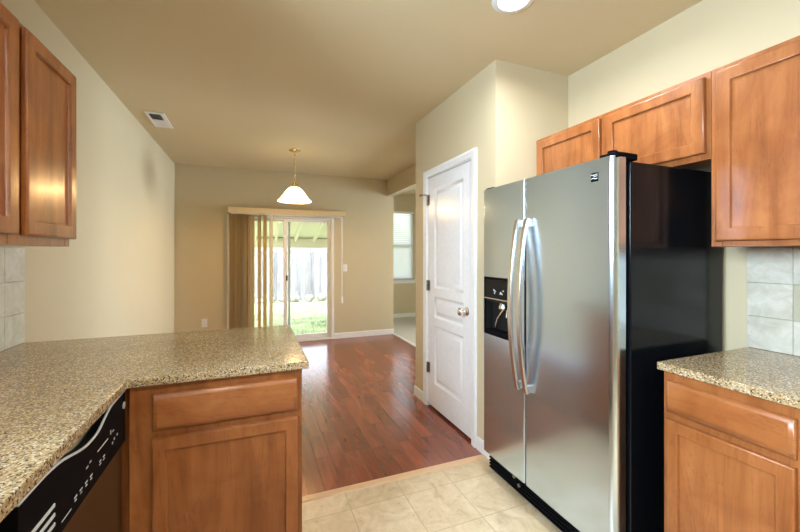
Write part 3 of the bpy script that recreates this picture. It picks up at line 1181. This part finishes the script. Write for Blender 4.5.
for yy in (FY0 + 0.06, FY1 - 0.06):
    for xx in (1.43, 1.92):
        MB().cyl((xx, yy, 0.0), (xx, yy, 0.032), 0.02, seg=14).build('foot', M['blackp'], fg)

# ------------------------------------------------------------------ dishwasher
dw = thing('dishwasher', 'dishwasher with black curved control panel under the left counter', 'dishwasher', (-0.68, 1.15, 0))
WY0, WY1 = 0.855, 1.450
WX = -0.390
MB().box(XL + 0.05, -0.440, WY0, WY1, 0.10, 0.875).build('tub', M['matte'], dw)
MB().box(-0.440, WX - 0.004, WY0 + 0.003, WY1 - 0.003, 0.115, 0.712, 0.006).build('door', M['dwsteel'], dw)
MB().box(-0.50, -0.455, WY0 + 0.005, WY1 - 0.005, 0.0, 0.10).build('kick_plate', M['matte'], dw)
ky = [(0.0, 0.873), (0.1, 0.875), (0.16, 0.869), (0.21, 0.857), (0.25, 0.846), (0.29, 0.838), (0.35, 0.837), (0.38, 0.842), (0.42, 0.860), (0.46, 0.872), (0.52, 0.876), (0.589, 0.877)]
def smooth_curve(p, n=48):
    out = []
    for k in range(n + 1):
        x = p[0][0] + (p[-1][0] - p[0][0]) * k / n
        for (x0, a0), (x1, a1) in zip(p, p[1:]):
            if x0 <= x <= x1 + 1e-9:
                out.append((x, a0 + (a1 - a0) * (x - x0) / (x1 - x0)))
                break
    for _ in range(2):
        out = [out[0]] + [(out[i][0], (out[i - 1][1] + 2 * out[i][1] + out[i + 1][1]) / 4) for i in range(1, len(out) - 1)] + [out[-1]]
    return out
top = [(WY0 + 0.003 + a, z) for a, z in smooth_curve(ky)]
cp = MB().prism([(WY0 + 0.003, 0.716)] + top + [(WY1 - 0.003, 0.716)], 'x', -0.412, WX + 0.004)
cpo = cp.build('control_panel', M['blackp'], dw)
MB().tube([(WX + 0.002, y, z + 0.001) for y, z in top], 0.0032, 8).build('silver_edge', M['silver'], cpo)
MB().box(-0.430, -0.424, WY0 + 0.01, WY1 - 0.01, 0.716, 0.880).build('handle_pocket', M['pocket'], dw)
Fd = FL(WX + 0.0042)
def bar(y, z, w, h):
    MB().fbox(Fd, y - w / 2, y + w / 2, z - h / 2, z + h / 2, -0.0003, 0.0006).build('panel_print', M['silver'], cpo)
for y in (1.085, 1.115, 1.145, 1.175):        # key captions
    bar(y, 0.752, 0.014, 0.004)
    bar(y, 0.744, 0.010, 0.003)
for y in (1.235, 1.262):
    bar(y, 0.758, 0.012, 0.004)
    bar(y, 0.750, 0.012, 0.003)
for y, z in ((1.330, 0.762), (1.345, 0.768), (1.370, 0.770)):
    bar(y, z, 0.008, 0.006)
bar(1.255, 0.792, 0.075, 0.003)
bar(1.315, 0.800, 0.006, 0.012)
bar(1.335, 0.796, 0.012, 0.004)
bar(1.150, 0.786, 0.012, 0.004)
bar(1.170, 0.790, 0.010, 0.004)
bar(1.040, 0.738, 0.045, 0.0025)
for k in range(3):
    MB().fbox(Fd, 0.890, 0.985, 0.752 + k * 0.020, 0.760 + k * 0.020, -0.001, 0.0022, 0.001, 1).build('vent_bar', M['silver'], cpo)
MB().cyl((WX + 0.003, 1.432, 0.835), (WX + 0.0065, 1.432, 0.835), 0.011, seg=20).build('badge', M['silver'], cpo)

# ------------------------------------------------------------------ vertical blind over the sliding door
vb = thing('vertical_blind', 'beige vertical blind drawn to the left side of the sliding door', 'blind', (0.5, YF, 0))
vl = MB()
VX0, VX1, VZ0, VZ1, VY = -0.318, 1.326, 1.900, 1.976, 5.612
vl.box(VX0, VX1, VY, VY + 0.010, VZ0, VZ1, 0.003)
vl.box(VX0, VX0 + 0.008, VY + 0.010, YF - 0.001, VZ0, VZ1, 0.002)
vl.box(VX1 - 0.008, VX1, VY + 0.010, YF - 0.001, VZ0, VZ1, 0.002)
vl.box(VX0 + 0.008, VX1 - 0.008, VY + 0.010, YF - 0.001, VZ1 - 0.008, VZ1, 0.001)
vl.build('valance', M['valance'], vb)
MB().box(VX0 + 0.03, VX1 - 0.03, 5.665, 5.705, 1.885, 1.925, 0.002).build('track', M['white'], vb)
def slat(x, ang):
    n, wd = 6, 0.089
    ca, sa = math.cos(ang), math.sin(ang)
    f0, f1 = [], []
    for k in range(n + 1):
        t = (k / n - 0.5) * wd
        sag = 0.007 * (1 - (2 * t / wd) ** 2)
        for off, L in ((sag, f0), (sag + 0.0012, f1)):
            L.append((x + t * ca - off * sa, 5.682 + t * sa + off * ca))
    m = MB().prism(f0 + f1[::-1], 'z', 0.03, 1.888)
    m.build('slat', M['slat'], vb)
xs = [-0.292 + 0.0205 * k for k in range(12)]
for k, x in enumerate(xs):
    slat(x, R(52 + random.uniform(-16, 16)))
for x, a in ((-0.040, 60), (-0.006, 54), (0.085, 58), (0.160, 54), (0.245, 55)):
    slat(x, R(a))
cd = MB()
cd.tube([(1.286, 5.70, 1.90), (1.287, 5.70, 1.4), (1.286, 5.70, 0.66)], 0.0045, 8)
cd.tube([(1.300, 5.70, 1.90), (1.299, 5.70, 1.4), (1.291, 5.70, 0.66)], 0.0025, 6)
cdo = cd.build('cord', M['white'], vb)
MB().lathe([(0, 0), (0.014, 0.004), (0.017, 0.03), (0.015, 0.09), (0.008, 0.115), (0, 0.118)], (1.288, 5.70, 0.555), (0, 0, 1), 16).build('cord_weight', M['white'], cdo)

# ------------------------------------------------------------------ side window blind
hbld = thing('slat_blind', 'white horizontal slat blind hanging in the side room window', 'blind', (2.88, YS, WZ0 + 0.02))
MB().box(WX0 + 0.01, WX1 - 0.01, YS - 0.035, YS + 0.010, WZ1 - 0.05, WZ1 - 0.003, 0.004).build('headrail', M['white'], hbld)
zz = WZ0 + 0.05
while zz < WZ1 - 0.06:
    s = MB()
    dy = 0.010
    s.prism([(YS - 0.012 - dy, zz - 0.019), (YS - 0.012, zz + 0.002), (YS - 0.012 + dy, zz + 0.019), (YS - 0.012 + dy, zz + 0.0205), (YS - 0.012, zz + 0.0035), (YS - 0.012 - dy, zz - 0.0175)], 'x', WX0 + 0.012, WX1 - 0.012)
    s.build('slat', M['wslat'], hbld)
    zz += 0.0405
MB().box(WX0 + 0.012, WX1 - 0.012, YS - 0.030, YS + 0.006, WZ0 + 0.012, WZ0 + 0.030, 0.004).build('bottom_rail', M['white'], hbld)
ld_ = MB()
for x in (WX0 + 0.12, WX1 - 0.12):
    ld_.tube([(x, YS - 0.036, WZ1 - 0.05), (x, YS - 0.036, WZ0 + 0.03)], 0.0015, 6)
ld_.build('ladder_cord', M['white'], hbld)

# ------------------------------------------------------------------ pendant lamp
px, py = 0.455, 4.50
pd = thing('pendant_light', 'bell-shaped alabaster glass pendant lamp hanging over the dining area', 'lamp', (px, py, H))
MB().lathe([(0, 0), (0.066, 0), (0.066, -0.006), (0.055, -0.016), (0.030, -0.024), (0.012, -0.030), (0, -0.031)], (px, py, H), (0, 0, 1), 32).build('canopy', M['brass'], pd)
ch = MB()
nl = 9
zt, zb = H - 0.028, 2.205
pitch = (zt - zb) / nl
for k in range(nl):
    zc = zt - pitch * (k + 0.5)
    pts = []
    for q in range(14):
        a = 2 * math.pi * q / 14
        du, dv = 0.0085 * math.cos(a), (pitch * 0.5 + 0.005) * math.sin(a)
        pts.append((px + (du if k % 2 == 0 else 0), py + (0 if k % 2 == 0 else du), zc + dv))
    ch.tube(pts, 0.0024, 6, closed=True)
cho = ch.build('chain', M['brass'], pd)
MB().tube([(px + 0.010 * math.sin(k * 1.1), py + 0.010 * math.cos(k * 1.1), zt - (zt - zb + 0.02) * k / 16) for k in range(17)], 0.0022, 6).build('wire', M['brass'], pd)
hd = MB()
hd.lathe([(0, 0.095), (0.008, 0.093), (0.012, 0.075), (0.010, 0.060), (0.022, 0.050), (0.026, 0.030), (0.034, 0.018), (0.036, 0.0), (0, 0.0)], (px, py, 2.112), (0, 0, 1), 24)
for k in range(3):
    a = R(20 + 120 * k)
    d = Vector((math.cos(a), math.sin(a), 0))
    o = Vector((px, py, 2.112))
    hd.tube([o + d * 0.010 + Vector((0, 0, 0.060)), o + d * 0.034 + Vector((0, 0, 0.072)), o + d * 0.050 + Vector((0, 0, 0.052)), o + d * 0.046 + Vector((0, 0, 0.030)), o + d * 0.034 + Vector((0, 0, 0.028)), o + d * 0.030 + Vector((0, 0, 0.010))], 0.004, 8)
hd.build('shade_holder', M['brass'], pd)
prof_o = [(0.034, 2.112), (0.058, 2.104), (0.084, 2.083), (0.110, 2.051), (0.137, 2.012), (0.158, 1.983), (0.178, 1.962), (0.190, 1.950), (0.194, 1.943)]
prof_i = [(r - 0.005, z - 0.003) for r, z in prof_o][::-1]
MB().lathe(prof_o + prof_i, (px, py, 0), (0, 0, 1), 48, closed=True).build('shade', M['shade'], pd)
MB().lathe([(0, -0.06), (0.016, -0.055), (0.028, -0.03), (0.028, -0.01), (0.018, 0.020), (0.013, 0.040), (0.013, 0.055), (0, 0.055)], (px, py, 2.055), (0, 0, 1), 20).build('bulb', M['lamp'], pd)
pl = add_light('pendant_bulb', 'POINT', (px, py, 1.965), (0, 0, 0), 24, (1.0, 0.64, 0.28), 0.06)

# ------------------------------------------------------------------ recessed ceiling lights
def can_light(x, y, label):
    c = thing('recessed_light', label, 'lamp', (x, y, H), 'recessed kitchen ceiling lights')
    MB().lathe([(0.070, -0.001), (0.073, -0.008), (0.098, -0.006), (0.102, -0.0005), (0.070, -0.0005)], (x, y, H), (0, 0, 1), 40, closed=True).build('trim_ring', M['white'], c)
    MB().lathe([(0, -0.004), (0.071, -0.004), (0.071, -0.001), (0, -0.001)], (x, y, H), (0, 0, 1), 40).build('lens', M['lamp'], c)
    add_light('recessed_bulb', 'AREA', (x, y, H - 0.012), (0, 0, 0), 14, (0.94, 0.97, 1.0), 0.13, spread=R(165))
can_light(1.165, 1.455, 'glowing round recessed ceiling light above the refrigerator at the top edge')
can_light(1.165, -0.7, 'round recessed ceiling light over the near end of the right-hand counter')
can_light(-0.30, -0.7, 'round recessed ceiling light by the kitchen sink')

# ------------------------------------------------------------------ ceiling register
vx0, vx1, vy0, vy1 = -0.868, -0.716, 3.735, 4.145
ve = thing('ceiling_vent', 'small white louvered air register on the ceiling near the left wall', 'vent', ((vx0 + vx1) / 2, (vy0 + vy1) / 2, H))
f = MB()
f.box(vx0, vx0 + 0.022, vy0, vy1, H - 0.010, H - 0.0005, 0.003)
f.box(vx1 - 0.036, vx1, vy0, vy1, H - 0.010, H - 0.0005, 0.003)
f.box(vx0 + 0.022, vx1 - 0.036, vy0, vy0 + 0.036, H - 0.010, H - 0.0005, 0.003)
f.box(vx0 + 0.022, vx1 - 0.036, vy1 - 0.036, vy1, H - 0.010, H - 0.0005, 0.003)
f.box(vx0 + 0.022, vx1 - 0.036, 3.938, 3.950, H - 0.010, H - 0.0005, 0.002)
f.build('frame', M['white'], ve)
MB().box(vx0 + 0.015, vx1 - 0.030, vy0 + 0.02, vy1 - 0.02, H - 0.0015, H - 0.0004).build('duct', M['matte'], ve)
for k in range(7):
    s = MB()
    y = vy0 + 0.046 + k * 0.0245
    s.prism([(y - 0.008, H - 0.0095), (y - 0.005, H - 0.0095), (y + 0.017, H - 0.0025), (y + 0.014, H - 0.0025)], 'x', vx0 + 0.022, vx1 - 0.036)
    s.build('louver', M['white'], ve)
for k in range(7):
    s = MB()
    y = 3.958 + k * 0.0215
    s.prism([(y + 0.016, H - 0.0095), (y + 0.0175, H - 0.0095), (y + 0.0015, H - 0.002), (y, H - 0.002)], 'x', vx0 + 0.022, vx1 - 0.036)
    s.build('louver', M['white'], ve)

# ------------------------------------------------------------------ outlet and switch
F = FC(YF)
ot = thing('wall_outlet', 'white electrical outlet low on the far wall left of the blind', 'outlet', (-0.624, YF, 0.31))
MB().loft(F, -0.659, -0.589, 0.313, 0.428, [(0, 0.0), (0, 0.003), (0.003, 0.006)]).build('plate', M['white'], ot)
for z in (0.350, 0.391):
    so = MB().fbox(F, -0.638, -0.610, z - 0.014, z + 0.014, 0.005, 0.008, 0.003).build('socket', M['vinylw'], ot)
    q = MB()
    q.fbox(F, -0.631, -0.629, z - 0.004, z + 0.007, 0.0078, 0.0084)
    q.fbox(F, -0.619, -0.617, z - 0.004, z + 0.007, 0.0078, 0.0084)
    q.build('slot', M['matte'], so)
sw = thing('light_switch', 'white light switch on the far wall right of the sliding door', 'switch', (1.350, YF, 1.05))
MB().loft(F, 1.318, 1.385, 1.050, 1.160, [(0, 0.0), (0, 0.003), (0.003, 0.006)]).build('plate', M['white'], sw)
MB().prism([(YF - 0.005, 1.088), (YF - 0.005, 1.122), (YF - 0.014, 1.116), (YF - 0.008, 1.092)], 'x', 1.344, 1.358).build('toggle', M['vinylw'], sw)

# ------------------------------------------------------------------ outside: patio, lawn, fence, rocks
GZ_ = -0.12
b = MB().box(-4.5, XO - 0.01, YF + T + 0.002, 6.75, GZ_ - 0.1, GZ_ + 0.03, 0.01)
tag(b.build('patio_slab', M['concrete']), 'pale concrete patio slab just outside the sliding door', 'patio', kind='structure')
nx, ny = 60, 40
lv_, lf_ = [], []
for j in range(ny + 1):
    for i in range(nx + 1):
        x = -8 + 18 * i / nx
        y = 6.752 + 9 * j / ny
        lv_.append((x, y, GZ_ - 0.01 + 0.012 * math.sin(x * 2.1 + 1) * math.cos(y * 1.7)))
for j in range(ny):
    for i in range(nx):
        a = j * (nx + 1) + i
        lf_.append((a, a + 1, a + nx + 2, a + nx + 1))
struct('ground', MB().add(lv_, lf_), M['lawn'], 'green ground of the back yard under the grass', 'ground')
lw = MB()
for _ in range(15000):
    x = random.uniform(-2.2, 2.9)
    y = random.uniform(6.8, 11.45)
    h = random.uniform(0.02, 0.05)
    a = random.uniform(0, math.pi)
    dx, dy = 0.006 * math.cos(a), 0.006 * math.sin(a)
    z = GZ_ - 0.02
    lx, ly = random.uniform(-0.02, 0.02), random.uniform(-0.02, 0.02)
    lw.add([(x - dx, y - dy, z), (x + dx, y + dy, z), (x + lx, y + ly, z + h)], [(0, 1, 2)])
tag(lw.build('lawn', M['lawn'], smooth=False), 'sunlit green lawn between the patio and the fence', 'grass', kind='stuff')

FYW = 12.05
fn = thing('wooden_fence', 'weathered grey board fence across the back of the lawn', 'fence', (0.8, FYW, GZ_))
bp = MB()
x = -4.0
while x < 5.5:
    hh = 1.40 + random.uniform(-0.012, 0.012)
    bp.prism([(x, GZ_ - 0.03), (x + 0.134, GZ_ - 0.03), (x + 0.134, hh - 0.03), (x + 0.110, hh), (x + 0.024, hh), (x, hh - 0.03)], 'y', FYW + random.uniform(0, 0.006), FYW + 0.024)
    x += 0.14
bp.build('board_panel', M['fence'], fn)
for z in (0.15, 1.12):
    MB().box(-4.0, 5.5, FYW + 0.025, FYW + 0.065, z, z + 0.09).build('rail', M['fence'], fn)
for k in range(5):
    xx = -3.8 + k * 2.3
    MB().box(xx, xx + 0.09, FYW + 0.066, FYW + 0.156, GZ_ - 0.03, 1.36).build('post', M['fence'], fn)

def rock(x, y, r, sq):
    bm = bmesh.new()
    bmesh.ops.create_icosphere(bm, subdivisions=3, radius=1.0)
    ph = [random.uniform(0, 6.28) for _ in range(6)]
    for v in bm.verts:
        c = v.co
        k = 1 + 0.13 * math.sin(2.3 * c.x + ph[0]) + 0.12 * math.sin(2.9 * c.y + ph[1]) + 0.10 * math.sin(3.1 * c.z + ph[2]) + 0.05 * math.sin(6 * c.x + 5 * c.y + ph[3])
        v.co = Vector((c.x * k * r * 1.15, c.y * k * r * 0.9, c.z * k * r * sq))
    mz = min(v.co.z for v in bm.verts)
    for v in bm.verts:
        v.co += Vector((x, y, GZ_ - 0.02 - mz - r * 0.02))
    o = MB().addbm(bm).build('rock', M['rock'])
    tag(o, 'pale rounded rock in the row at the foot of the board fence', 'rock', 'rocks along the fence')
x = -1.5
while x < 3.0:
    r = random.uniform(0.08, 0.15)
    rock(x + r, 11.75 + random.uniform(-0.10, 0.03), r, random.uniform(0.7, 0.95))
    x += 2.9 * r + random.uniform(0.0, 0.10)

# patio cover: sloping boarded roof on rafters, an outer beam on posts
pc = thing('patio_cover', 'cream painted patio roof with sloping rafters outside the sliding door', 'patio roof', (0.5, 7.1, GZ_))
y0, y1 = YF + T + 0.004, 8.45
sl_ = 0.213
zr = lambda y: 2.23 - sl_ * (y - y0)      # underside of the boards
MB().prism([(y0, zr(y0)), (y1 + 0.25, zr(y1 + 0.25)), (y1 + 0.25, zr(y1 + 0.25) + 0.025), (y0, zr(y0) + 0.025)], 'x', -0.8, XO - 0.02).build('roof_boards', M['patio'], pc)
x = -0.78
while x < XO - 0.08:
    MB().prism([(y0, zr(y0) - 0.001), (y0, zr(y0) - 0.095), (y1 + 0.2, zr(y1 + 0.2) - 0.095), (y1 + 0.2, zr(y1 + 0.2) - 0.001)], 'x', x, x + 0.04).build('rafter', M['patio'], pc)
    x += 0.405
bmz = zr(y1) - 0.096
MB().box(-0.8, XO - 0.02, y1 - 0.045, y1 + 0.045, bmz - 0.125, zr(y1 + 0.05) - 0.002, 0.004).build('beam', M['patio'], pc)
for xx in (-0.74, 1.93):
    MB().box(xx - 0.045, xx + 0.045, y1 - 0.045, y1 + 0.045, GZ_ - 0.02, bmz - 0.126).build('post', M['patio'], pc)
